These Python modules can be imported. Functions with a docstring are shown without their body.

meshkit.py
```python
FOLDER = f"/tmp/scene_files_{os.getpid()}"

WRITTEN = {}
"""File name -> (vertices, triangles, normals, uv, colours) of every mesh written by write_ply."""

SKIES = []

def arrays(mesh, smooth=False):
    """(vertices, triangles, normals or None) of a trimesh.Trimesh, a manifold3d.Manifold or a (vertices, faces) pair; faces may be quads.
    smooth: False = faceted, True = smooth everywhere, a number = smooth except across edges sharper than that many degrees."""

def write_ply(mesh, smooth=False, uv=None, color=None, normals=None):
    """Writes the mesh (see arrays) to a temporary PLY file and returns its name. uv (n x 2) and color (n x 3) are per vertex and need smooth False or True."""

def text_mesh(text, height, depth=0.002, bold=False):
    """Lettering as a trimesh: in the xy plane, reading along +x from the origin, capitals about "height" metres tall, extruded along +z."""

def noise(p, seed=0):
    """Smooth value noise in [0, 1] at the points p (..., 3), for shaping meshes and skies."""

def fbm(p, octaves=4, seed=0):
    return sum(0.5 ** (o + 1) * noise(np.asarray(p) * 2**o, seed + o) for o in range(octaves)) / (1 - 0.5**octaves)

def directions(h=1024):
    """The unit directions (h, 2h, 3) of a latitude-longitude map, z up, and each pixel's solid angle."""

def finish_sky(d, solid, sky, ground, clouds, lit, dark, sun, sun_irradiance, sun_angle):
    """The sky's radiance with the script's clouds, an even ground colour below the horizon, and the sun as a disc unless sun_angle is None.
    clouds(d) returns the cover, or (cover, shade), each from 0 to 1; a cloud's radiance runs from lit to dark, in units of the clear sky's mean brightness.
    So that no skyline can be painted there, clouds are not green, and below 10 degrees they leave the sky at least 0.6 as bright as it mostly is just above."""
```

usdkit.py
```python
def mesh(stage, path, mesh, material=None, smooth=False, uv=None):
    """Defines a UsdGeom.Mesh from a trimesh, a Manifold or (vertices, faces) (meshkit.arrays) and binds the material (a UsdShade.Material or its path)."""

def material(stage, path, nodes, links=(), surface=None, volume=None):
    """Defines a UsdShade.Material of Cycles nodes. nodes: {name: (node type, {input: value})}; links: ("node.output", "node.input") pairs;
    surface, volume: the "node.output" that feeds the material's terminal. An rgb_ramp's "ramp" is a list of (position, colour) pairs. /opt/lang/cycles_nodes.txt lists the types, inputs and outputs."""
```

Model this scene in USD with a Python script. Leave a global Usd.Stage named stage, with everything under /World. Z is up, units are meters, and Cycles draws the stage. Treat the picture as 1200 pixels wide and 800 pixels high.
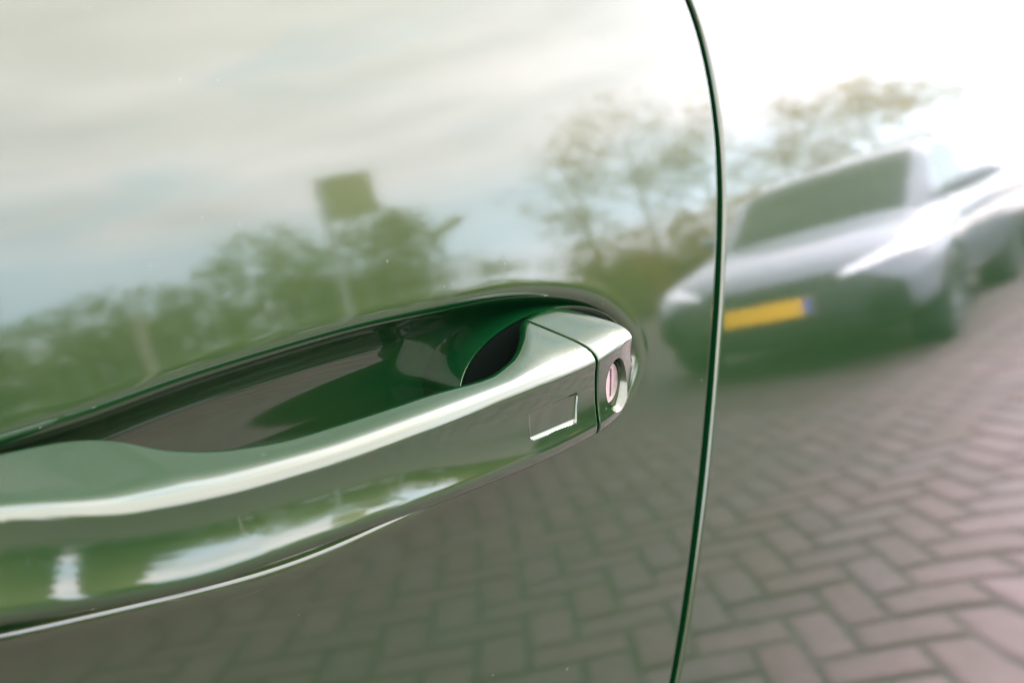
import math, random
import numpy as np, trimesh, manifold3d as m3
from scipy.interpolate import PchipInterpolator, CubicSpline
from scipy.spatial import cKDTree
from pxr import Usd, UsdGeom, UsdLux, UsdShade, Gf, Sdf
import usdkit, meshkit

stage = Usd.Stage.CreateInMemory()
UsdGeom.SetStageUpAxis(stage, UsdGeom.Tokens.z)
UsdGeom.SetStageMetersPerUnit(stage, 1.0)
UsdGeom.Xform.Define(stage, '/World')
UsdGeom.Scope.Define(stage, '/World/Looks')
rng = np.random.default_rng(7)

# ------------------------------------------------------------------ camera
ZH = 0.7272                                    # height of the handle above the pavement
EXPOSURE = 2.1
cam = UsdGeom.Camera.Define(stage, '/World/camera')
cam.CreateFocalLengthAttr(45.0); cam.CreateHorizontalApertureAttr(36.0); cam.CreateVerticalApertureAttr(24.0)
cam.CreateClippingRangeAttr(Gf.Vec2f(0.01, 5000.0))
cam.CreateFStopAttr(14.0); cam.CreateFocusDistanceAttr(0.325)
cam.CreateExposureAttr(EXPOSURE)
_h, _p = math.radians(48), math.radians(-12)
fw = Gf.Vec3d(math.sin(_h) * math.cos(_p), math.cos(_h) * math.cos(_p), math.sin(_p))
eye = Gf.Vec3d(-.262, -.235, ZH + .082)
cam.AddTransformOp().Set(Gf.Matrix4d().SetLookAt(eye, eye + fw, Gf.Vec3d(0, 0, 1)).GetInverse())

# ------------------------------------------------------------------ sky and sun
SUN_AZ, SUN_EL = math.radians(96), math.radians(34)      # azimuth from -y towards +x
sx, sy, sz = math.sin(SUN_AZ) * math.cos(SUN_EL), -math.cos(SUN_AZ) * math.cos(SUN_EL), math.sin(SUN_EL)
sky_mat = usdkit.material(stage, '/World/Looks/sky_look', {
    'sky': ('sky_texture', {'sky_type': 'single_scattering', 'sun_disc': False, 'sun_elevation': SUN_EL, 'sun_rotation': math.atan2(sx, sy), 'aerosol_density': 1.6}),
    'tc': ('texture_coordinate', {}),
    'map': ('mapping', {'scale': (1.6, 1.6, 7.0), 'location': (3.1, 0.4, 0.2)}),
    'n': ('noise_texture', {'scale': 1.5, 'detail': 6.0, 'roughness': .55, 'distortion': .4}),
    'r': ('rgb_ramp', {'ramp': [(.24, (0, 0, 0)), (.46, (1, 1, 1))]}),
    'n2': ('noise_texture', {'scale': 2.6, 'detail': 4.0, 'roughness': .5}),
    'r2': ('rgb_ramp', {'ramp': [(.3, (14.2, 13.6, 15.8)), (.7, (21.0, 19.4, 21.8))]}),
    'sx': ('separate_xyz', {}), 'band': ('rgb_ramp', {'ramp': [(.0, (1, 1, 1)), (.03, (.9, .9, .9)), (.075, (.25, .25, .25)), (.115, (.4, .4, .4)), (.17, (1, 1, 1))]}),
    'veil': ('mix_color', {'fac': .75, 'b': (13.5, 17.5, 23.0)}), 'cov': ('mix_color', {'blend_type': 'multiply', 'fac': 1.0}), 'mx': ('mix_color', {}),
    'bg': ('background_shader', {'strength': .15}),
}, [('tc.generated', 'map.vector'), ('map.vector', 'n.vector'), ('map.vector', 'n2.vector'), ('n.fac', 'r.fac'), ('n2.fac', 'r2.fac'),
    ('tc.generated', 'sx.vector'), ('sx.z', 'band.fac'), ('r.color', 'cov.a'), ('band.color', 'cov.b'), ('cov.result', 'mx.fac'), ('sky.color', 'veil.a'), ('veil.result', 'mx.a'), ('r2.color', 'mx.b'), ('mx.result', 'bg.color')], surface='bg.background')
dome = UsdLux.DomeLight.Define(stage, '/World/sky')
UsdShade.MaterialBindingAPI.Apply(dome.GetPrim()).Bind(sky_mat)
dome.GetPrim().SetCustomDataByKey('kind', 'structure')
sun = UsdLux.DistantLight.Define(stage, '/World/sun')
sun.CreateIntensityAttr(.5); sun.CreateNormalizeAttr(True) if hasattr(sun, 'CreateNormalizeAttr') else None
UsdLux.LightAPI(sun.GetPrim()).CreateNormalizeAttr(True)
sun.CreateAngleAttr(6.0); sun.CreateColorAttr(Gf.Vec3f(1, .94, .86))
sun.AddTransformOp().Set(Gf.Matrix4d().SetLookAt(Gf.Vec3d(sx, sy, sz) * 10, Gf.Vec3d(0, 0, 0), Gf.Vec3d(0, 0, 1)).GetInverse())

# ------------------------------------------------------------------ helpers
_used = {}
def numbered(path):
    k = _used.get(path, 0); _used[path] = k + 1
    return path if k == 0 else f'{path}_{k:03d}'
def thing(name, label=None, cat=None, group=None, kind=None, loc=None, rotz=0, scale=None):
    x = UsdGeom.Xform.Define(stage, numbered('/World/' + name)); p = x.GetPrim()
    if loc is not None:
        x.AddTranslateOp().Set(Gf.Vec3d(*loc)); x.AddRotateZOp().Set(rotz)
        if scale: x.AddScaleOp().Set(Gf.Vec3f(*scale))
    for k, v in (('label', label), ('category', cat), ('group', group), ('kind', kind)):
        if v: p.SetCustomDataByKey(k, v)
    return p
def obj(name, mesh, m, parent=None, smooth=False, label=None, kind=None):
    path = numbered((str(parent.GetPath()) if parent else '/World') + '/' + name)
    p = usdkit.mesh(stage, path, mesh, m, smooth).GetPrim()
    if label: p.SetCustomDataByKey('label', label)
    if kind: p.SetCustomDataByKey('kind', kind)
    return p
def grid(P):
    """P (n, m, 3) -> vertices, quads."""
    n, m = P.shape[:2]; i = np.arange(n * m).reshape(n, m)
    q = np.stack([i[:-1, :-1], i[1:, :-1], i[1:, 1:], i[:-1, 1:]], -1).reshape(-1, 4)
    return P.reshape(-1, 3), q
def sheet(P, d):
    """grid() with its faces turned towards direction d."""
    v, q = grid(P); n = np.cross(v[q[:, 2]] - v[q[:, 0]], v[q[:, 3]] - v[q[:, 1]]).sum(0)
    return (v, q) if n @ np.asarray(d, float) > 0 else (v, q[:, ::-1])
def tri(v, q):
    return trimesh.Trimesh(v, np.vstack([q[:, [0, 1, 2]], q[:, [0, 2, 3]]]), process=False)
def join(ms): return trimesh.util.concatenate(ms)
def box(ext, c=(0, 0, 0)):
    b = trimesh.creation.box(ext); b.apply_translation(c); return b
def tube(pts, rad, n=10):
    """A closed tube along points with a radius at each."""
    pts = np.asarray(pts, float); rad = np.broadcast_to(rad, len(pts)); V = []
    t = np.gradient(pts, axis=0); t /= np.linalg.norm(t, axis=1, keepdims=True)
    up = np.array([0, 0, 1.]) if abs(t[0][2]) < .8 else np.array([1., 0, 0])
    for p, d, r in zip(pts, t, rad):
        a = np.cross(up, d); a /= np.linalg.norm(a); b = np.cross(d, a)
        th = np.linspace(0, 2 * np.pi, n, endpoint=False)
        V.append(p + r * (np.cos(th)[:, None] * a + np.sin(th)[:, None] * b))
    return loft(np.array(V))
def loft(V):
    """Closed rings (k, n, 3) -> watertight trimesh with fan caps."""
    k, n = V.shape[:2]; v = np.vstack([V.reshape(-1, 3), V[0].mean(0), V[-1].mean(0)]); f = []
    i = np.arange(k * n).reshape(k, n); j = np.roll(i, -1, 1)
    a, b, c, d = i[:-1].ravel(), j[:-1].ravel(), j[1:].ravel(), i[1:].ravel()
    f = np.vstack([np.c_[a, b, c], np.c_[a, c, d], np.c_[j[0], i[0], np.full(n, k * n)], np.c_[i[-1], j[-1], np.full(n, k * n + 1)]])
    m = trimesh.Trimesh(v, f, process=False)
    if m.volume < 0: m.invert()
    return m
def man(m): return m3.Manifold(m3.Mesh(np.asarray(m.vertices, np.float32), np.asarray(m.faces, np.uint32)))
def prism(poly, axis, lo, hi):
    """Polygon extruded along an axis: axis 'y' takes (x, z) points, 'x' takes (y, z), 'z' takes (x, y)."""
    cs = m3.CrossSection([np.asarray(poly, float)], m3.FillRule.NonZero)
    M = cs.extrude(hi - lo).translate((0, 0, lo))
    T = {'z': [[1, 0, 0, 0], [0, 1, 0, 0], [0, 0, 1, 0]], 'y': [[1, 0, 0, 0], [0, 0, 1, 0], [0, 1, 0, 0]], 'x': [[0, 0, 1, 0], [1, 0, 0, 0], [0, 1, 0, 0]]}[axis]
    return M.transform(np.array(T, float))

# ------------------------------------------------------------------ materials
def mat(name, base, rough=.5, **kw):
    return usdkit.material(stage, '/World/Looks/' + name, {'p': ('principled_bsdf', dict(base_color=base, roughness=rough, **kw))}, surface='p.BSDF')
def noisy(name, c1, c2, scale, rough=.6, bump=0, bscale=None, lo=.35, hi=.65, dist=.01, **kw):
    nd = {'g': ('geometry', {}), 'n': ('noise_texture', {'scale': scale, 'detail': 5.0}), 'r': ('rgb_ramp', {'ramp': [(lo, c1), (hi, c2)]}),
          'p': ('principled_bsdf', dict(roughness=rough, **kw))}
    ln = [('g.position', 'n.vector'), ('n.fac', 'r.fac'), ('r.color', 'p.base_color')]
    if bump:
        nd['n2'] = ('noise_texture', {'scale': bscale or scale * 4, 'detail': 3.0}); nd['b'] = ('bump', {'strength': bump, 'distance': dist})
        ln += [('g.position', 'n2.vector'), ('n2.fac', 'b.height'), ('b.normal', 'p.normal')]
    return usdkit.material(stage, '/World/Looks/' + name, nd, ln, surface='p.BSDF')

green_paint = usdkit.material(stage, '/World/Looks/green_paint', {
    'g': ('geometry', {}),
    'n': ('noise_texture', {'scale': 90.0, 'detail': 2.0}), 'b': ('bump', {'strength': .6, 'distance': .00002}),
    'pigment': ('diffuse_bsdf', {'color': (.0002, .0042, .0010)}),
    'flakes': ('glossy_bsdf', {'color': (.0205, .0195, .0078), 'roughness': .36, 'distribution': 'beckmann'}),
    'body': ('add_closure', {}),
    'clear': ('glossy_bsdf', {'color': (1, 1, 1), 'roughness': .05, 'distribution': 'ggx'}),
    'f': ('fresnel', {'IOR': 1.5}), 'm': ('mix_closure', {}),
    'v': ('voronoi_texture', {'scale': 210.0}), 'vr': ('separate_color', {}), 'lt': ('math', {'math_type': 'less_than', 'value2': .075}),
    'gt': ('math', {'math_type': 'greater_than', 'value2': .90}), 'mul': ('math', {'math_type': 'multiply'}), 'sp': ('math', {'math_type': 'multiply', 'value2': .12}), 'rad': ('math', {'math_type': 'multiply', 'value2': .10}),
    'dust': ('diffuse_bsdf', {'color': (.10, .10, .09)}), 'md': ('mix_closure', {}),
}, [('g.position', 'v.vector'), ('v.color', 'vr.color'), ('v.distance', 'lt.value1'), ('vr.g', 'rad.value1'), ('rad.value', 'lt.value2'), ('vr.r', 'gt.value1'), ('lt.value', 'mul.value1'), ('gt.value', 'mul.value2'),
    ('mul.value', 'sp.value1'), ('sp.value', 'md.fac'), ('m.closure', 'md.closure1'), ('dust.BSDF', 'md.closure2'),
    ('g.position', 'n.vector'), ('n.fac', 'b.height'), ('b.normal', 'clear.normal'), ('pigment.BSDF', 'body.closure1'), ('flakes.BSDF', 'body.closure2'),
    ('f.fac', 'm.fac'), ('body.closure', 'm.closure1'), ('clear.BSDF', 'm.closure2')], surface='md.closure')
black_rubber = mat('black_rubber', (.004, .004, .004), .6)
black_trim = mat('black_trim', (.015, .015, .016), .35)
dark_plastic = mat('dark_plastic', (.022, .023, .025), .3)
tyre_rubber = mat('tyre_rubber', (.018, .018, .018), .75)
alloy = mat('alloy', (.45, .45, .46), .3, metallic=1.0)
lock_steel = noisy('lock_steel', (.46, .38, .35), (.56, .47, .44), 900, .32, metallic=1.0)
dark_metal = mat('dark_metal', (.03, .03, .03), .5)
glass_dark = mat('glass_dark', (.006, .009, .008), .02, specular_ior_level=.22)
lamp_glass = mat('lamp_glass', (.82, .82, .80), .2, coat_weight=1.0)
red_glass = mat('red_glass', (.25, .01, .01), .1, coat_weight=1.0)
plate_yellow = mat('plate_yellow', (.75, .42, .02), .4)
plate_blue = mat('plate_blue', (.02, .07, .4), .4)
def car_paint(name, c, metallic=.5):
    return mat(name, c, .35, metallic=metallic, coat_weight=1.0, coat_roughness=.02)
grey_paint = car_paint('blue_grey_paint', (.11, .115, .14), .3)
brown_paint = car_paint('brown_grey_paint', (.20, .16, .14))

# ------------------------------------------------------------------ the green car
# Side sheet metal: y = f(X, Z), X along the car (+X is its rear), Z from the handle's height.
def soft2(X, s): return s * s * (np.sqrt(1 + (X / s) ** 2) - 1)
def side_door(X, Z):
    return .10927 * Z + .3995 * soft2(X, .45) + .0314 * .3 * np.tanh(X / .3) * Z + 1.1665 * Z * Z / 2
RA, RB, RXX, RXZ, RZZ, R1, R2, R3, R4 = 0.1172, 0.0411, 0.3379, 0.0525, 1.2495, -0.5932, -0.1275, -0.4869, 0.2819
def side_rear(X, Z):
    X, Z = np.broadcast_arrays(np.asarray(X, float), np.asarray(Z, float))
    x = np.clip(X - .1, -.15, .5); z = np.clip(Z, -.26, .12)
    f = .002 + RA * z + RB * x + RXX * x * x / 2 + RXZ * x * z + RZZ * z * z / 2 + R1 * x ** 3 / 3 + R2 * x * x * z + R3 * x * z * z + R4 * z ** 3 / 3
    fx = RB + RXX * x + RXZ * z + R1 * x * x + 2 * R2 * x * z + R3 * z * z
    fz = RA + RXZ * x + RZZ * z + R2 * x * x + 2 * R3 * x * z + R4 * z * z
    return f + fx * (X - .1 - x) + fz * (Z - z) + .10 * np.maximum(X - .6, 0) ** 2 + .25 * (Z - z) ** 2
def side(X, Z):
    t = np.clip((X - .05) / .1, 0, 1); t = t * t * (3 - 2 * t)
    return side_door(X, Z) * (1 - t) + side_rear(X, Z) * t
_gz = np.array([-450, -300, -200, -125.3, -95.6, -66.5, -32.3, -15.4, 4.7, 18.9, 33.2, 47.6, 62.1, 73.7, 85.2, 96.6, 105, 135, 200]) / 1000
_gx = np.array([-30, 22, 56, 78.7, 85.5, 91.8, 99.4, 103.4, 108.6, 112.0, 115.3, 117.9, 119.2, 119.2, 118.0, 115.4, 112.1, 94, 30]) / 1000
gap_x = CubicSpline(_gz, _gx)

# the bowl behind the handle
bowl_pts = np.array([(-203, -11), (-190, -2), (-168, 4), (-149, 7.5), (-129, 9.6), (-110, 12.4), (-86, 15.2), (-60, 17.4), (-40, 18.3), (-15, 18.9), (2, 18.6), (20, 16.6), (36, 12.8),
                     (47, 7.2), (54, .6), (57, -6), (54, -13), (44, -20), (28, -23), (5, -25.2), (-20, -27.4), (-48, -30.2), (-80, -32.6), (-114, -31.2), (-154, -27.6), (-182, -24), (-199, -18)]) / 1000
_cs = CubicSpline(np.linspace(0, 1, len(bowl_pts) + 1), np.vstack([bowl_pts, bowl_pts[:1]]), bc_type='periodic')
bowl_line = _cs(np.linspace(0, 1, 6000, endpoint=False))
_tree = cKDTree(bowl_line); _tan = _cs(np.linspace(0, 1, 6000, endpoint=False), 1)
def sstep(t): t = np.clip(t, 0, 1); return t * t * t * (t * (6 * t - 15) + 10)
def bowl(X, Z):
    q = np.c_[X.ravel(), Z.ravel()]; d, i = _tree.query(q)
    r = q - bowl_line[i]; s = np.sign(r[:, 0] * -_tan[i, 1] + r[:, 1] * _tan[i, 0])   # >0 on the left of the curve
    cen = np.array([-.07, -.006]) - bowl_line[0]; ref = np.sign(cen[0] * -_tan[0, 1] + cen[1] * _tan[0, 0])
    d = (d * s * ref).reshape(X.shape)                                                # positive inside
    w = .0009 * np.log1p(np.exp(np.clip(d / .0009, -40, 40)))
    return .017 * np.tanh(2.2 * w / .017) - .00006 * np.exp(-((d + .0042) / .0026) ** 2)

EDGE, GAP = .0016, .0023
def edge_roll(s):
    """Inward turn of a panel edge at distance s from the edge (s >= 0)."""
    t = np.clip(EDGE - s, 0, EDGE); return EDGE - np.sqrt(np.maximum(EDGE ** 2 - t ** 2, 0))
def spaced(parts): return np.unique(np.concatenate(parts).round(6))

car = thing('green_car', 'dark green car whose glossy door with pull handle fills the picture', 'car')
Zs = spaced([np.linspace(-.43, -.125, 30), np.linspace(-.125, -.05, 90), np.linspace(-.05, .04, 200), np.linspace(.04, .14, 110), np.linspace(.14, .2, 10)])
ss = spaced([np.linspace(0, EDGE, 10), np.linspace(EDGE, .04, 50), np.linspace(.04, .36, 560), np.linspace(.36, 1.12, 60)])[::-1]
S, Z = np.meshgrid(ss, Zs)
X = gap_x(Z) * np.clip(1 - (S - .30) / .8, 0, 1) + .06 * (1 - np.clip(1 - (S - .30) / .8, 0, 1)) - GAP - S
Y = side_door(X, Z)
near = (X > -.26) & (X < .075) & (Z > -.06) & (Z < .05)
Y[near] += bowl(X[near], Z[near])
Y += edge_roll(S)
P = np.stack([X, Y, Z + ZH], -1)
back = P[:, -1:, :] + np.array([0, .018, 0]); P = np.concatenate([P, back], 1)
front = P[:, :1, :] + np.array([0, .012, 0]); P = np.concatenate([front, P], 1)
door = obj('door', sheet(P, (0, -1, 0)), green_paint, car, smooth=True)
Xfront = X[:, 0]

ss2 = spaced([np.linspace(0, EDGE, 10), np.linspace(EDGE, .06, 60), np.linspace(.06, .6, 200), np.linspace(.6, 1.615, 70)])
RW = 1.02; WR, ARCH = .30, .355
def arch_z(X, xc): return np.where(np.abs(X - xc) < ARCH, WR + np.sqrt(np.maximum(ARCH ** 2 - (X - xc) ** 2, 0)), 0)
S2, T2 = np.meshgrid(ss2, np.linspace(0, 1, 260))
def rear_panel():
    # bottom edge follows the sill and the wheel arch
    X0 = .10 + S2
    lo = np.maximum(-.43, arch_z(X0, RW) - ZH)
    Zr = lo + (.2 - lo) * T2
    Xr = X0 + (gap_x(Zr) + GAP - .10) * np.clip(1 - S2 / .35, 0, 1) ** 2
    Yr = side_rear(Xr, Zr) + edge_roll(S2)
    P = np.stack([Xr, Yr, Zr + ZH], -1)
    return np.concatenate([P[:, :1] + np.array([0, .018, 0]), P], 1)
Pr = rear_panel()
obj('rear_quarter_panel', sheet(Pr, (0, -1, 0)), green_paint, car, smooth=True)
# dark seal behind the shut line
zz = np.linspace(-.43, .2, 120); gx = gap_x(zz)
sealP = np.stack([np.stack([gx + dx, side(gx, zz) + .017 - abs(dx) * .2, zz + ZH], -1) for dx in np.linspace(-.009, .009, 7)], 1)
obj('door_seal', sheet(sealP, (0, -1, 0)), black_rubber, car, smooth=True)

# door handle ---------------------------------------------------------
hx = lambda xs, ys: PchipInterpolator(np.array(xs) / 1000, np.array(ys) / 1000)
w_out = hx([-206, -200, -190, -168, -140, -116, -94, -69, -38, 0, 14, 20, 26], [4, 12, 20, 28.5, 33.8, 36, 36.3, 36, 34.2, 30, 27.2, 25.3, 23])
z_rdg = hx([-206, -190, -168, -140, -116, -94, -69, -38, 0, 20, 26], [2, 8, 9, 5.4, 4.8, 5.0, 6.2, 7.6, 9.3, 11, 11])
z_bot = hx([-206, -190, -168, -150, -130, -113, -90, -64, -34, 0, 12, 18, 22, 25], [-10, -12.4, -14, -15.6, -17, -16.6, -16.4, -16.8, -17.2, -16.3, -15, -13, -9.4, -4.5])
w_in = hx([-206, -150, -140, -134, -129, -124, -113, -99, -56, -40, -30, -22, -14, -6, 0, 10, 26], [-4, -4, -3, 0, 7, 14, 20, 22, 22.5, 22.2, 20.5, 17.5, 13, 7, 2, -1, -3])
z_in = hx([-206, -150, -131, -124, -113, -99, -82, -56, -37, -26, -12, 0, 14, 26], [6, 8.5, 8.8, 7.2, 6.0, 5.6, 6.2, 7.6, 8.4, 10.5, 13.2, 14.4, 14.8, 13])
b_out = hx([-206, -120, -85, -50, 0, 26], [3.9, 3.7, 3.2, 1.8, .7, .4])
r_in = hx([-206, -60, -40, -22, 0, 26], [4.5, 4.5, 6, 7, 4, 2.5])
def corner(a, c, b, r, n, r2=None):
    da, db = a - c, b - c; la, lb = np.linalg.norm(da), np.linalg.norm(db)
    p0, p2 = c + da / la * min(r, la * .49), c + db / lb * min(r2 or r, lb * .49)
    t = np.linspace(0, 1, n)[:, None]; return (1 - t) ** 2 * p0 + 2 * t * (1 - t) * c + t * t * p2
def section(x, shrink=0.0, sag=.0006):
    wo, wi = float(w_out(x)), float(w_in(x)); zr, zb, zi = float(z_rdg(x)), float(z_bot(x)), float(z_in(x))
    I, R, B = np.array([wi, zi]), np.array([wo - .0004, zr]), np.array([wo + float(b_out(x)), zb + .0012])
    K = np.array([wi, min(zb + .004, zi - .008)])
    th = max(wo - wi, .004)
    pts = [corner(K, I, R, float(r_in(x)), 16), corner(I, R, B, .0095, 34, .0036)]
    c0, c1 = pts[-1][-1], corner(R, B, K, .0040, 14)
    s = np.linspace(0, 1, 20)[1:-1, None]
    face = c0 * (1 - s) + c1[0] * s; face[:, 0] -= (4 * s * (1 - s))[:, 0] * sag
    k = corner(B, K, I, .004, 10)
    ring = np.vstack(pts + [face, c1, k])
    c = ring.mean(0)
    if shrink:
        d = ring - c; L = np.linalg.norm(d, axis=1, keepdims=True); ring = c + d * np.maximum(1 - shrink / L, .05)
    return np.c_[np.full(len(ring), x), -ring[:, 0], ring[:, 1] + ZH]
def handle_solid(xs, ends):
    rings = []
    for x in xs:
        e = 0
        for x0, r in ends:
            t = max(0, r - abs(x - x0)); e = max(e, r - math.sqrt(max(r * r - t * t, 0)))
        rings.append(section(x, e))
    return loft(np.array(rings))
r_e = .0006
xs = np.concatenate([np.linspace(-.206, -.15, 40), np.linspace(-.15, -.105, 70)[1:], np.linspace(-.105, -.042, 60)[1:], np.linspace(-.042, -.002, 90)[1:], np.linspace(-.002, -.0006, 8)[1:]])
grip = handle_solid(xs, [(-.0006, r_e)])
xc = np.concatenate([np.linspace(.0006, .002, 8), np.linspace(.002, .018, 30)[1:], np.linspace(.018, .0255, 26)[1:]])
cap = handle_solid(xc, [(.0006, r_e), (.0255, .003)])
# thumb mark pressed into the grip face
xm0, xm1 = -.031, -.0105
wm = lambda x: -float(w_out(x))
def on_face(x, z, d): return (x, wm(x) + .0005 + d, ZH + z)
zt, zb_ = -.0004, -.0082
tip = lambda x, z, d, r: m3.Manifold.sphere(r, 24).translate(on_face(x, z, d))
mark = m3.Manifold.batch_hull([tip(xm0, zt - .0016, -.0013, .0012), tip(xm0, zb_ + .0012, -.0015, .0012), tip(xm1, zt - .0010, -.0006, .0012), tip(xm1 - .001, zb_ + .0012, -.0009, .0012)])
G = man(grip) - mark
handle = obj('door_handle', G, green_paint, car, smooth=28)
# the handle's base plate inside the bowl
th = np.linspace(0, 2 * np.pi, 90, endpoint=False); rings = []
for k, wv in ((1.0, -.018), (1.0, -.0027), (.993, -.0022), (.975, -.0022), (.96, -.003), (.2, -.003)):
    rings.append(np.c_[.018 + .038 * k * np.cos(th), np.full(90, -wv), ZH - .0045 + .0185 * k * np.sin(th)])
obj('base_plate', loft(np.array(rings)), green_paint, handle, smooth=40)
pad = []
for k, wv in ((.95, -.004), (.95, -.0027), (.93, -.0024), (.5, -.0026), (.1, -.0026)):
    pad.append(np.c_[.018 + .038 * k * np.cos(th), np.full(90, -wv), ZH - .0045 + .0185 * k * np.sin(th)])
obj('gasket', loft(np.array(pad)), mat('gasket_black', (.0008, .0018, .0010), .8, specular_ior_level=.02), handle, smooth=40)
# lock cover with its conical key hole
xl, zl = .0122, -.0028
al = math.atan2(float(w_out(.002) - w_out(.02)), .018)
nrm = np.array([math.sin(al), -math.cos(al), 0])
face_c = np.array([xl, -float(w_out(xl)) + .0002, ZH + zl])
def aligned(m):
    Rm = np.eye(4); zx = nrm; xx = np.array([math.cos(al), math.sin(al), 0]); yy = np.cross(zx, xx)
    Rm[:3, 0], Rm[:3, 1], Rm[:3, 2], Rm[:3, 3] = xx, yy, zx, face_c; m.apply_transform(Rm); return m
prof = np.array([[0, -.0085], [.0058, -.0085], [.0060, -.0030], [.0065, -.0012], [.0071, -.0004], [.0077, .0003], [.0082, .0030], [0, .0030]])
cone = aligned(trimesh.creation.revolve(prof, sections=72)); cone.merge_vertices()
if cone.volume < 0: cone.invert()
obj('lock_cover', man(cap) - man(cone), green_paint, handle, smooth=32)
cyl = trimesh.creation.revolve(np.array([[0, -.012], [.0058, -.012], [.0058, -.0030], [.0055, -.0025], [0, -.0024]]), sections=64); cyl.merge_vertices()
if cyl.volume < 0: cyl.invert()
slot = man(box((.0013, .0080, .006), (.0004, 0, -.0026)))
lockc = man(cyl) - slot
lm = lockc.to_mesh(); lm = aligned(trimesh.Trimesh(lm.vert_properties[:, :3], lm.tri_verts))
obj('lock_cylinder', lm, lock_steel, handle, smooth=30)
ks = aligned(box((.0030, .0078, .002), (0, 0, -.0075)))
obj('key_slot', ks, dark_metal, handle)

# rest of the green car ------------------------------------------------
CW = 1.72                                       # width across the door skins
def far(P):                                     # the same sheet on the far side
    Q = P.copy(); Q[..., 1] = CW - Q[..., 1]; return Q[:, ::-1]
def plain_panel(x0, x1, nx, nz, zlo=-.43, xc=None, zhi=.2):
    X0 = np.linspace(x0, x1, nx)[None, :].repeat(nz, 0); t = np.linspace(0, 1, nz)[:, None]
    lo = np.full_like(X0, zlo) if xc is None else np.maximum(zlo, arch_z(X0, xc) - ZH)
    Zr = lo + (zhi - lo) * t
    return np.stack([X0, side(X0, Zr), Zr + ZH], -1)
XD = float(Xfront.mean()); FW = -1.52; XF, XR = -2.20, 1.72
fender = plain_panel(XF, XD - .006, 120, 60, xc=FW)
obj('front_wing', sheet(fender, (0, -1, 0)), green_paint, car, smooth=True)
obj('front_wing', sheet(far(fender), (0, 1, 0)), green_paint, car, smooth=True)
farside = plain_panel(XD, XR, 160, 60, xc=RW)
obj('far_side_panel', sheet(far(farside), (0, 1, 0)), green_paint, car, smooth=True)
zbelt = .2 + ZH
def belt(X): return side(np.asarray(X, float), np.full(np.shape(X), .2))
def deck(x0, x1, crown, n=40):                  # bonnet and rear deck
    X0 = np.linspace(x0, x1, n)[:, None].repeat(31, 1); t = np.linspace(0, 1, 31)[None, :]
    yb = belt(X0); Y0 = yb + (CW - 2 * yb) * t
    return np.stack([X0, Y0, zbelt + crown(X0) * (1 - (2 * t - 1) ** 4)], -1)
obj('bonnet', sheet(deck(XF, -1.02, lambda X: .05 * np.clip((X - XF) / .5, 0, 1)), (0, 0, 1)), green_paint, car, smooth=True)
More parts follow.
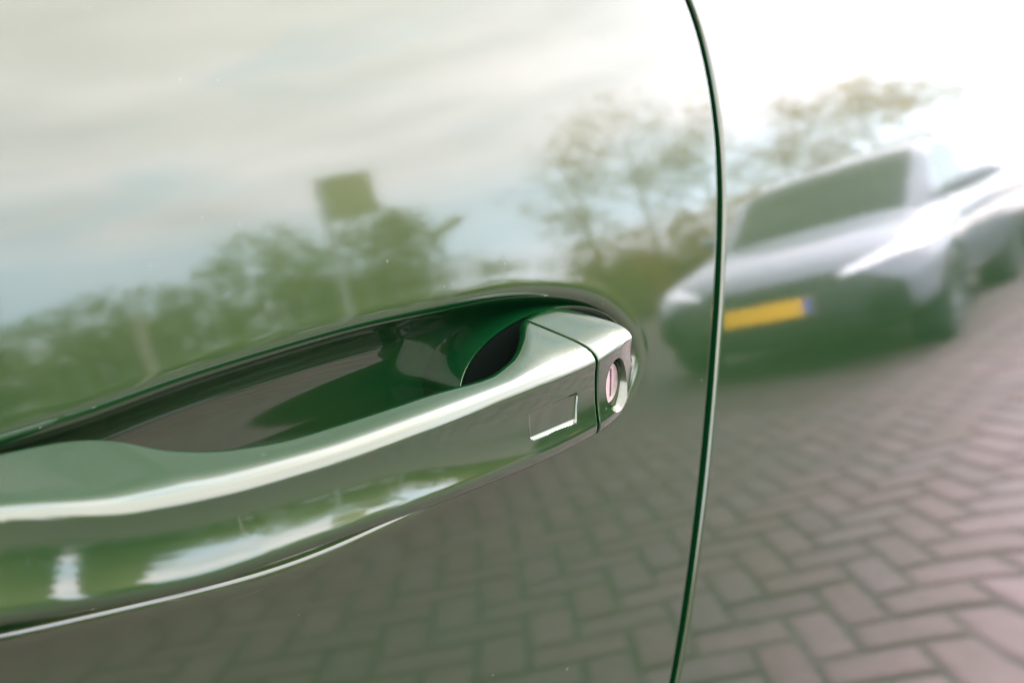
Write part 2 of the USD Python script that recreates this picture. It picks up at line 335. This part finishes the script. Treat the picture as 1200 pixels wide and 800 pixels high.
# greenhouse: side glass, pillars, roof, windscreens
XA, XB, XC2, XE = -1.02, -.42, .62, 1.42        # windscreen foot, windscreen head, roof end, tailgate foot
RZ = 1.40
def cant(X): return belt(X) + .20               # inner edge of the roof
def head_z(X):
    return np.interp(X, [XA, XB, -.1, .3, XC2, XE], [zbelt, RZ - .03, RZ, RZ - .005, RZ - .05, zbelt])
Xg = np.linspace(XA + .01, XE - .01, 120)
def sideglass(x0, x1, top=.985, lo=.0, inset=0.0):
    X0 = np.linspace(x0, x1, 60)[:, None].repeat(12, 1); t = np.linspace(lo, top, 12)[None, :]
    zt = head_z(X0); yb, yt = belt(X0) + .006, belt(X0) + .006 + .20 * (zt - zbelt) / (RZ - zbelt)
    return np.stack([X0, yb + (yt - yb) * t + inset, zbelt + .004 + (zt - zbelt) * t], -1)
for a, b, nm in ((XA + .12, .03, 'side_window'), (.10, .80, 'rear_side_window')):
    g1 = sideglass(a, b, .93, .02, -.004); obj(nm, sheet(g1, (0, -1, 0)), glass_dark, car, smooth=True); obj(nm, sheet(far(g1), (0, 1, 0)), glass_dark, car, smooth=True)
for fl in (0, 1):
    gP = sideglass(XA + .005, XE - .005, 1.0, 0, 0); gP = far(gP) if fl else gP
    obj('window_frame', sheet(gP, (0, 1 if fl else -1, 0)), black_trim, car, smooth=True)
def roofsheet(x0, x1, n, lift=0.0):
    X0 = np.linspace(x0, x1, n)[:, None].repeat(25, 1); t = np.linspace(0, 1, 25)[None, :]
    zt = head_z(X0); yt = belt(X0) + .006 + .20 * (zt - zbelt) / (RZ - zbelt)
    return np.stack([X0, yt + (CW - 2 * yt) * t, zt + lift + .035 * (1 - (2 * t - 1) ** 2)], -1)
obj('windscreen', sheet(roofsheet(XA, XB, 30), (0, 0, 1)), glass_dark, car, smooth=True)
obj('roof', sheet(roofsheet(XB, XC2, 40, .003), (0, 0, 1)), green_paint, car, smooth=True)
obj('rear_window', sheet(roofsheet(XC2, XE, 30), (0, 0, 1)), glass_dark, car, smooth=True)
obj('boot_lid', sheet(deck(XE - .02, XR, lambda X: .02 + 0 * X, 10), (0, 0, 1)), green_paint, car, smooth=True)
def endsheet(x, bulge):                         # nose and tail
    Zc = np.linspace(-.43, .2, 30)[:, None].repeat(41, 1); t = np.linspace(0, 1, 41)[None, :]
    y0 = side(np.full_like(Zc, x), Zc)
    return np.stack([x + bulge * (1 - (2 * t - 1) ** 4) * (.4 + .6 * np.cos((Zc + .15) * 2.6)), y0 + (CW - 2 * y0) * t, Zc + ZH], -1)
obj('front_bumper', sheet(endsheet(XF, -.16), (-1, 0, 0)), green_paint, car, smooth=True)
obj('rear_bumper', sheet(endsheet(XR, .10), (1, 0, 0)), green_paint, car, smooth=True)
obj('underbody', box((XR - XF - .1, CW - .55, .05), ((XR + XF) / 2, CW / 2, .30)), black_rubber, car)
def wheel_meshes(r, w):
    tp = np.array([[r * .66, -w / 2], [r * .93, -w / 2], [r, -w * .36], [r, w * .36], [r * .93, w / 2], [r * .66, w / 2]])
    ty = trimesh.creation.revolve(np.vstack([tp, tp[:1]]), sections=40)
    rim = [trimesh.creation.annulus(r * .60, r * .67, w * .9, sections=40), trimesh.creation.cylinder(r * .14, w * .8, sections=20)]
    for k in range(5):
        b = box((r * .56, r * .15, w * .12), (r * .36, 0, w * .28)); b.apply_transform(trimesh.transformations.rotation_matrix(k * 2 * math.pi / 5, [0, 0, 1])); rim.append(b)
    dk = trimesh.creation.cylinder(r * .62, w * .3, sections=30)
    ms = [ty, join(rim), dk]
    for m in ms: m.apply_transform(trimesh.transformations.rotation_matrix(math.pi / 2, [1, 0, 0]))
    return ms
def add_wheel(car, c, r=.30, w=.2, flip=False):
    ms = [m.copy() for m in wheel_meshes(r, w)]
    for m in ms:
        if flip: m.apply_transform(trimesh.transformations.rotation_matrix(math.pi, [0, 0, 1]))
        m.apply_translation(c)
    t = obj('wheel', ms[0], tyre_rubber, car, smooth=40)
    obj('rim', ms[1], alloy, t, smooth=30); obj('brake_drum', ms[2], dark_metal, t)
for x in (FW, RW):
    y = float(side(np.array(x), np.array(-.38)))
    add_wheel(car, (x, y + .13, WR)); add_wheel(car, (x, CW - y - .13, WR), flip=True)

# ------------------------------------------------------------------ pavement
ground_mat = noisy('sandy_joint', (.035, .03, .027), (.07, .06, .055), 30, .95)
far_ground = noisy('far_paving', (.11, .09, .085), (.16, .135, .125), 3.0, .9)
bricks_m = [noisy('paver_%s' % n, tuple(x * y for x, y in zip(c, (.54, .405, .42))), tuple(x * y for x, y in zip(c, (.70, .525, .55))), 22, .8, .35, 160, dist=.002) for n, c in
            (('rose', (.150, .118, .118)), ('grey', (.142, .122, .124)), ('brown', (.138, .110, .106)), ('pale', (.165, .135, .135)), ('dusk', (.128, .104, .106)))]
ground = obj('ground', grid(np.stack(list(np.meshgrid(np.linspace(-600, 600, 25), np.linspace(-600, 600, 25), indexing='ij')) + [np.full((25, 25), -.03)], -1)), far_ground)
ground.SetCustomDataByKey('kind', 'structure')
pav = thing('brick_pavement', kind='structure')
bed = obj('joint_sand', grid(np.stack(list(np.meshgrid(np.linspace(-4, 16, 41), np.linspace(-11, 3, 29), indexing='ij')) + [np.full((41, 29), -.008)], -1)), ground_mat, pav)
U = .105; YAW = .7525; O = np.array([1.346, -.6489])
e1 = np.array([math.cos(YAW), math.sin(YAW)]); e2 = np.array([-e1[1], e1[0]])
def paver(i0, j0, li, lj, rg):
    g = .0075; c = .006; h = rg.normal(0, .0012)
    a, b = i0 * U + g, (i0 + li) * U - g; d, e = j0 * U + g, (j0 + lj) * U - g
    def ring(s, z): return [(a + s, d + s, z), (b - s, d + s, z), (b - s, e - s, z), (a + s, e - s, z)]
    tx, ty = rg.normal(0, .004, 2)
    V = np.array(ring(0, -.05) + ring(0, -c) + ring(c, 0))
    m = V[:, :2].mean(0); V[4:, 2] += h + (V[4:, 0] - m[0]) * tx + (V[4:, 1] - m[1]) * ty
    W = np.c_[O + V[:, :1] * e1 + V[:, 1:2] * e2, V[:, 2]]
    F = [(8, 9, 10, 11)] + [(k + n, k + (n + 1) % 4, k + 4 + (n + 1) % 4, k + 4 + n) for k in (0, 4) for n in range(4)]
    return W, np.array(F)
cells = []
for k in range(-150, 150):
    for m in range(-60, 60):
        for i0, j0, li, lj in ((-k + 4 * m, k, 2, 1), (1 - k + 4 * m, 1 + k, 1, 2)):
            c = O + U * ((i0 + li / 2) * e1 + (j0 + lj / 2) * e2)
            if -3.2 < c[0] < 15 and -10 < c[1] < 2.2: cells.append((i0, j0, li, lj, c))
look = np.array([1.15, -.75])                    # the stretch mirrored largest in the door
cells.sort(key=lambda t: np.hypot((t[4][0] - look[0]) * .7, t[4][1] - look[1]))
rest = [[] for _ in bricks_m]; rg = np.random.default_rng(3)
for n, (i0, j0, li, lj, c) in enumerate(cells):
    W, F = paver(i0, j0, li, lj, rg); k = int(rg.choice(5, p=[.28, .24, .2, .16, .12]))
    if n < 300: obj('brick', (W, F), bricks_m[k], pav)
    else: rest[k].append((W, F))
for k, lst in enumerate(rest):
    V = np.vstack([w for w, f in lst]); Fq = np.vstack([f + 12 * n for n, (w, f) in enumerate(lst)])
    obj('more_bricks', (V, Fq), bricks_m[k], pav, kind='stuff')

# ------------------------------------------------------------------ parked cars
def hatchback(t, paint, plate=True):
    """Nose at x = 0 pointing to -x, tail at 4.0; 1.72 wide."""
    st = np.array([  # x, half width, bottom, top, corner exponent
        (0.00, .50, .36, .60, 2.6), (.03, .62, .27, .66, 2.9), (.12, .74, .21, .72, 3.2), (.35, .82, .19, .79, 3.6), (.80, .855, .19, .88, 4), (1.25, .86, .19, .95, 4.2),
        (2.2, .86, .19, .98, 4.4), (3.2, .855, .19, 1.0, 4.4), (3.7, .82, .22, .98, 4), (3.93, .74, .28, .9, 3.4), (4.0, .62, .36, .8, 3)])
    X = np.concatenate([np.linspace(0, .4, 26), np.linspace(.4, 3.6, 60)[1:], np.linspace(3.6, 4, 18)[1:]])
    P = [PchipInterpolator(st[:, 0], st[:, k])(X) for k in range(1, 5)]
    th = np.linspace(0, 2 * np.pi, 72, endpoint=False); rings = []
    for x, hw, lo, hi, e in zip(X, *P):
        c, s = np.cos(th), np.sin(th)
        y = hw * np.sign(c) * np.abs(c) ** (2 / e); z = (lo + hi) / 2 + (hi - lo) / 2 * np.sign(s) * np.abs(s) ** (2 / e)
        y *= 1 - .05 * np.clip((z - .6) / .4, 0, 1)
        rings.append(np.c_[np.full(72, x), y, z])
    raw = man(loft(np.array(rings)))
    arches = m3.Manifold()
    for x in (.78, 3.22):
        arches = arches + prism([(x + .345 * math.cos(a), .29 + .345 * math.sin(a)) for a in np.linspace(0, 2 * np.pi, 40, endpoint=False)], 'y', -1, 1)
    body = raw - arches
    obj('body', body, paint, t, smooth=35)
    obj('wheel_housing', box((3.6, 1.3, .4), (2.0, 0, .42)), black_rubber, t)
    out = raw.translate((-2, 0, -.55)).scale((1.003, 1.006, 1.008)).translate((2, 0, .55))
    def patch(name, poly, lo, hi, m, parent=t, axis='x', **kw):
        return obj(name, out ^ prism(poly, axis, lo, hi), m, parent, smooth=30, **kw)
    for s in (-1, 1):
        hl = patch('headlight', [(s * .40, .59), (s * .82, .68), (s * .82, .755), (s * .44, .64)], -.1, .55, lamp_glass)
        patch('fog_lamp_recess', [(s * .52, .30), (s * .70, .32), (s * .72, .47), (s * .56, .45)], -.1, .3, black_trim)
        patch('tail_light', [(s * .52, .68), (s * .80, .68), (s * .80, .92), (s * .6, .92)], 3.6, 4.1, red_glass)
        # doors drawn by their shut lines, and a handle
        for x0, x1 in ((1.35, 2.35), (2.37, 3.05)):
            patch('door', [(x0, .27), (x1, .27), (x1, .94), (x0, .94)], *sorted((s * .70, s * 1.0)), paint, axis='y')
            obj('door_pull', box((.17, .03, .025), (x1 - .14, s * .865, .80)), paint, t)
    patch('front_bumper', [(-.60, .18), (.60, .18), (.76, .30), (.72, .50), (.52, .60), (-.52, .60), (-.72, .50), (-.76, .30)], -.1, .4, dark_plastic)
    out = raw.translate((-2, 0, -.55)).scale((1.006, 1.010, 1.012)).translate((2, 0, .55))
    patch('grille', [(-.40, .58), (.40, .58), (.40, .635), (-.40, .635)], -.1, .2, black_trim)
    patch('lower_intake', [(-.48, .25), (.48, .25), (.44, .39), (-.44, .39)], -.1, .2, black_trim)
    # cabin
    gs = [(1.05, .66, .90, .90), (1.35, .74, .90, 1.12), (1.75, .74, .90, 1.38), (2.2, .74, .9, 1.44), (2.9, .73, .9, 1.42), (3.4, .70, .9, 1.30), (3.75, .68, .9, .98), (3.85, .64, .9, .9)]
    gs = np.array(gs); Xg = np.linspace(1.05, 3.85, 60); G = [PchipInterpolator(gs[:, 0], gs[:, k])(Xg) for k in (1, 3)]; rr = []
    for x, hw, hi in zip(Xg, *G):
        hi = max(hi, .905); tw = hw - .17 * max(hi - .9, 0)
        ring = [(-hw, .80), (hw, .80)] + [(tw + (hw - tw) * (1 - k), .9 + (hi - .06 * (hi - .9) / .5 - .9) * k) for k in np.linspace(0, 1, 8)] + [(tw * math.cos(a), hi - .06 * (hi - .9) / .5 + .06 * (hi - .9) / .5 * math.sin(a)) for a in np.linspace(.1, math.pi - .1, 16)] + [(-(tw + (hw - tw) * (1 - k)), .9 + (hi - .06 * (hi - .9) / .5 - .9) * k) for k in np.linspace(1, 0, 8)]
        rr.append(np.c_[np.full(len(ring), x), np.array(ring)])
    cabin = man(loft(np.array(rr)))
    obj('cabin', cabin, paint, t, smooth=35)
    outc = cabin.translate((-2.4, 0, -1.1)).scale((1.004, 1.008, 1.006)).translate((2.4, 0, 1.1))
    def glass(name, M): obj(name, M, glass_dark, t, smooth=35)
    glass('windscreen', outc ^ prism([(1.0, .91), (1.12, .91), (1.80, 1.365), (1.70, 1.50), (1.0, 1.2)], 'y', -.58, .58) - prism([(-.40, 1.30), (.40, 1.30), (.40, 1.301), (-.40, 1.301)], 'x', 0, .1))
    glass('rear_window', outc ^ prism([(3.9, 1.0), (3.72, 1.0), (3.42, 1.25), (3.5, 1.5), (3.9, 1.3)], 'y', -.52, .52))
    for s in (-1, 1):
        lo, hi = sorted((s * .45, s * .9))
        glass('side_window', outc ^ prism([(1.42, .95), (2.34, .95), (2.34, 1.36), (1.92, 1.36)], 'y', lo, hi))
        glass('side_window', outc ^ prism([(2.42, .95), (3.30, .95), (3.18, 1.27), (2.42, 1.36)], 'y', lo, hi))
        mm = m3.Manifold.hull(m3.Manifold.sphere(.07, 20).scale((.7, 1.2, .8)).translate((1.52, s * .92, 1.0)) + m3.Manifold.sphere(.04, 16).translate((1.50, s * .80, .96)))
        obj('door_mirror', mm, paint, t, smooth=40)
        for x in (.78, 3.22): add_wheel(t, (x, s * .76, .29), .29, .2, flip=s > 0)
    if not plate: return
    pl = obj('number_plate', box((.016, .52, .11), (-.012, 0, .465)), plate_yellow, t)
    obj('plate_band', box((.018, .045, .10), (-.0135, .235, .465)), plate_blue, pl)
c1 = thing('parked_car', 'dark blue-grey car with yellow number plate mirrored right of the shut line', 'car', loc=(3.99, -1.86, 0), rotz=-6, scale=(1.0, 1.0, .84))
hatchback(c1, grey_paint)
c2 = thing('parked_car', 'brownish grey car mirrored behind the blue-grey one at the picture edge', 'car', loc=(8.5, -.9, 0), rotz=0, scale=(1, 1, .85))
hatchback(c2, brown_paint, plate=False)

# ------------------------------------------------------------------ trees, shrubs
bark = noisy('bark', (.12, .095, .075), (.24, .20, .17), 18, .9, .6, 60)
def leaf_mat(name, a, b):
    return usdkit.material(stage, '/World/Looks/' + name, {'g': ('geometry', {}), 'r': ('rgb_ramp', {'ramp': [(0, a), (1, b)]}),
        'd': ('diffuse_bsdf', {}), 't': ('translucent_bsdf', {}), 'm': ('mix_closure', {'fac': .4})},
        [('g.random_per_island', 'r.fac'), ('r.color', 'd.color'), ('r.color', 't.color'), ('d.BSDF', 'm.closure1'), ('t.BSDF', 'm.closure2')], surface='m.closure')
leaf_green = leaf_mat('leaf_green', (.12, .16, .04), (.24, .30, .09))
leaf_olive = leaf_mat('leaf_olive', (.14, .145, .05), (.27, .25, .09))
leaf_gold = leaf_mat('leaf_gold', (.26, .165, .06), (.42, .29, .12))
def leaves(cent, size, rg):
    """One small four-sided leaf per centre."""
    n = len(cent); a = rg.normal(size=(n, 3)); a /= np.linalg.norm(a, axis=1, keepdims=True)
    b = np.cross(a, rg.normal(size=(n, 3))); b /= np.linalg.norm(b, axis=1, keepdims=True)
    s = (size * rg.uniform(.6, 1.3, n))[:, None]
    V = np.stack([cent - a * s, cent + b * s * .5, cent + a * s, cent - b * s * .5], 1).reshape(-1, 3)
    return V, np.arange(4 * n).reshape(n, 4)
def shrub(name, label, x, y, r, h, n, m, seed, leaf=.04, group=None, cat='shrub'):
    rg = np.random.default_rng(seed); t = thing(name, label, cat, group, loc=(x, y, -.03))
    k = 14; cl = np.c_[rg.normal(0, r * .42, (k, 2)), rg.uniform(.22, .92, k) * h]
    cl[:, :2] *= (1.1 - .55 * cl[:, 2:] / h)
    w = rg.integers(0, k, n); u = rg.normal(size=(n, 3)); u /= np.linalg.norm(u, axis=1, keepdims=True)
    P = cl[w] + u * (rg.uniform(.3, 1, n) ** .5 * rg.uniform(.24, .42, k)[w] * r)[:, None]
    P = P[P[:, 2] > .03]
    stems = [tube([(0, 0, -.02), (c[0] * .4, c[1] * .4, c[2] * .5), tuple(c)], [.025, .016, .006], 6) for c in cl]
    obj('stems', join(stems), bark, t); obj('foliage', leaves(P, leaf, rg), m, t)
    return t
def tree(name, label, x, y, h, spread, n, m, seed, leaf=.06, clear=.35, trunk=.07, nb=11, group=None):
    rg = np.random.default_rng(seed); t = thing(name, label, 'tree', group, loc=(x, y, -.03)); top = np.array([rg.normal(0, .15), rg.normal(0, .15), h * .93])
    mid = np.array([rg.normal(0, .08), rg.normal(0, .08), h * .45])
    tr = tube([(0, 0, -.05), (0, 0, .3), mid, top], [trunk * 1.35, trunk, trunk * .7, trunk * .12], 10)
    limbs, tips = [], []
    for k in range(nb):
        f = clear + (1 - clear) * (k + rg.random()) / nb * .9; s = mid * (f / .45) if f < .45 else mid + (top - mid) * ((f - .45) / .55)
        s = np.array([s[0], s[1], h * f * .93]); a = rg.uniform(0, 2 * math.pi); L = spread * (1.15 - .8 * abs(f - .5)) * rg.uniform(.6, 1.1)
        d = np.array([math.cos(a), math.sin(a), rg.uniform(.15, .7)]); p1 = s + d * L * .5; p2 = s + d * L + np.array([0, 0, L * .15])
        limbs.append(tube([s, p1, p2], [trunk * .42 * (1.2 - f), trunk * .22, .008], 6))
        for q in (.45, .7, .9, 1.05):
            c = s + (p2 - s) * q + rg.normal(0, .1 * spread, 3); tips.append(c); limbs.append(tube([s + (p2 - s) * q * .85, c], [.012, .004], 5))
    tips = np.array(tips); w = rg.integers(0, len(tips), n); sz = rg.uniform(.10, .26, len(tips)) * spread
    P = tips[w] + rg.normal(size=(n, 3)) * (sz[w])[:, None] * np.array([1, 1, .7])
    obj('trunk', tr, bark, t, smooth=40); obj('limbs', join(limbs), bark, t, smooth=40); obj('crown', leaves(P, leaf, rg), m, t)
    return t
def at(az, dist): return (.0 + dist * math.sin(math.radians(az)), -dist * math.cos(math.radians(az)))
# the shrub bank mirrored over the handle, left to right
SH = [(17.0, 11.5, 1.5, 1.05, leaf_green, 'dark green shrub mirrored at the left picture edge'), (21.5, 11.0, 1.3, 1.45, leaf_green, 'broad green shrub mirrored above the left end of the handle'),
      (25.5, 11.5, 1.2, 1.5, leaf_olive, 'olive shrub mirrored round the pale post'), (29.5, 11.0, 1.1, 1.75, leaf_green, 'green shrub mirrored between the pale post and the tall shrub'),
      (33.0, 10.5, 1.3, 2.05, leaf_green, 'tall leafy shrub mirrored just left of the sign pole'), (37.5, 11.0, 1.0, 1.8, leaf_olive, 'olive shrub mirrored directly behind the sign pole'),
      (40.6, 11.0, 1.05, 2.1, leaf_olive, 'tall olive shrub mirrored right of the sign pole'), (45.5, 12.0, 1.2, 1.25, leaf_olive, 'low olive shrub mirrored under the lamp head'),
      (49.5, 13.0, 1.3, 1.1, leaf_olive, 'low shrub mirrored above the finger opening of the handle'), (53.5, 14.0, 1.3, 1.25, leaf_gold, 'golden low shrub mirrored left of the birch trunks'),
      (57.5, 15.0, 1.3, 1.3, leaf_gold, 'golden brown shrub mirrored at the birch trunks'), (61.5, 15.5, 1.5, 1.6, leaf_gold, 'rust coloured shrub mirrored behind the grey bonnet'),
      (12.5, 12.0, 1.4, 1.6, leaf_green, 'green shrub mirrored in the front face of the handle'), (66, 17, 1.6, 1.6, leaf_gold, 'brown shrub mirrored behind the windscreen of the grey car')]
for n, (az, d, r, h, m, lb) in enumerate(SH):
    x, y = at(az, d); shrub('shrub', lb, x, y, r, h * 1.08, 3400, m, 100 + n, leaf=.045)
TR = [(53.0, 19, 4.0, 1.7, 1100, leaf_gold, 'thin golden tree mirrored left of the shut line'), (57.5, 20, 4.5, 1.7, 1300, leaf_gold, 'slender golden birch with bare trunk mirrored next to the shut line'),
      (62.0, 21, 4.2, 1.8, 1200, leaf_gold, 'sparse golden birch mirrored right of the shut line'), (67.5, 22, 3.8, 1.8, 2000, leaf_gold, 'very sparse golden tree mirrored above the grey roof'),
      (73.0, 22, 4.3, 2.2, 3200, leaf_gold, 'brown gold tree mirrored above the windscreen'), (78.0, 23, 3.8, 1.9, 2200, leaf_gold, 'brown tree mirrored behind the farther car')]
for n, (az, d, h, sp, k, m, lb) in enumerate(TR):
    x, y = at(az, d); tree('birch_tree', lb, x, y, h, sp, k, m, 300 + n)

needle_green = leaf_mat('needle_green', (.012, .03, .012), (.03, .06, .022))
for n, az in enumerate((15.0, 11.2, 2.2, -2.0, -6.2)):
    x, y = at(az, 8.0 + .3 * (n % 2)); rg = np.random.default_rng(77 + n); k = 16000
    cf = thing('conifer', ['dark evergreen mirrored right next to the white patch on the handle front', 'dark evergreen mirrored just right of the thin white slot on the handle front', 'dark evergreen mirrored just left of the thin white slot on the handle front', 'dark evergreen mirrored at the far left of the handle front', 'last dark evergreen of the row, beyond the left picture edge'][n], 'tree', 'row of evergreens mirrored in the handle front', loc=(x, y, -.03))
    hh = rg.uniform(0, 1, k) ** .75; aa = rg.uniform(0, 2 * np.pi, k)
    rad = (.50 + .04 * n % .09) * (1 - hh ** 2.6) * (.75 + .25 * np.sin(hh * 60 + aa * 3 + n)) * rg.uniform(.5, 1, k)
    obj('trunk', tube([(0, 0, -.05), (0, 0, 2), (0, 0, 4.7)], [.12, .08, .01]), bark, cf, smooth=40)
    obj('crown', leaves(np.c_[rad * np.cos(aa), rad * np.sin(aa), .15 + 4.6 * hh], .05, rg), needle_green, cf)

# ------------------------------------------------------------------ sign, lamp, post
sign_back = noisy('sign_back', (.20, .205, .10), (.25, .25, .13), 6, .5)
galv = noisy('galvanised', (.30, .31, .31), (.42, .43, .43), 12, .5, metallic=.3)
x, y = at(37.0, 8.0)
sp = thing('street_sign', 'small square sign on a leaning grey pole mirrored over the handle', 'sign', loc=(x, y, 0), rotz=0)
obj('pole', tube([(0, 0, -.02), (0, 0, 2.30)], .032, 14), galv, sp, smooth=40)
ca = math.radians(37.6)
b = box((.44, .018, .44), (.24, 0, 2.08)); b.apply_transform(trimesh.transformations.rotation_matrix(ca, [0, 0, 1]))
sg = obj('sign_plate', b, sign_back, sp)
for z in (2.0, 2.26):
    b = box((.12, .03, .03), (.03, .02, z)); b.apply_transform(trimesh.transformations.rotation_matrix(ca, [0, 0, 1])); obj('bracket', b, galv, sp)
x, y = at(43.4, 10.5)
lp = thing('street_lamp', 'small lamp on a short arm mirrored above the shrubs', 'lamp', loc=(x, y, 0))
obj('pole', tube([(0, 0, -.02), (0, 0, 1.75)], .03, 12), galv, lp, smooth=40)
lh = m3.Manifold.hull(m3.Manifold.sphere(.09, 20).scale((1.2, 1.0, .5)).translate((.20, .16, 1.92)) + m3.Manifold.sphere(.05, 16).translate((0, 0, 1.76)))
obj('lamp_head', lh, sign_back, lp, smooth=40)
x, y = at(25.4, 9.5)
po = thing('post', 'pale wooden post mirrored among the shrubs at left', 'post', loc=(x, y, 0))
obj('shaft', tube([(0, 0, -.02), (0, 0, 1.36)], [.05, .045], 12), noisy('pale_wood', (.38, .33, .26), (.5, .45, .38), 14, .8), po, smooth=40)
obj('post_cap', tube([(0, 0, 1.36), (0, 0, 1.39)], [.055, .04], 12), galv, po, smooth=40)
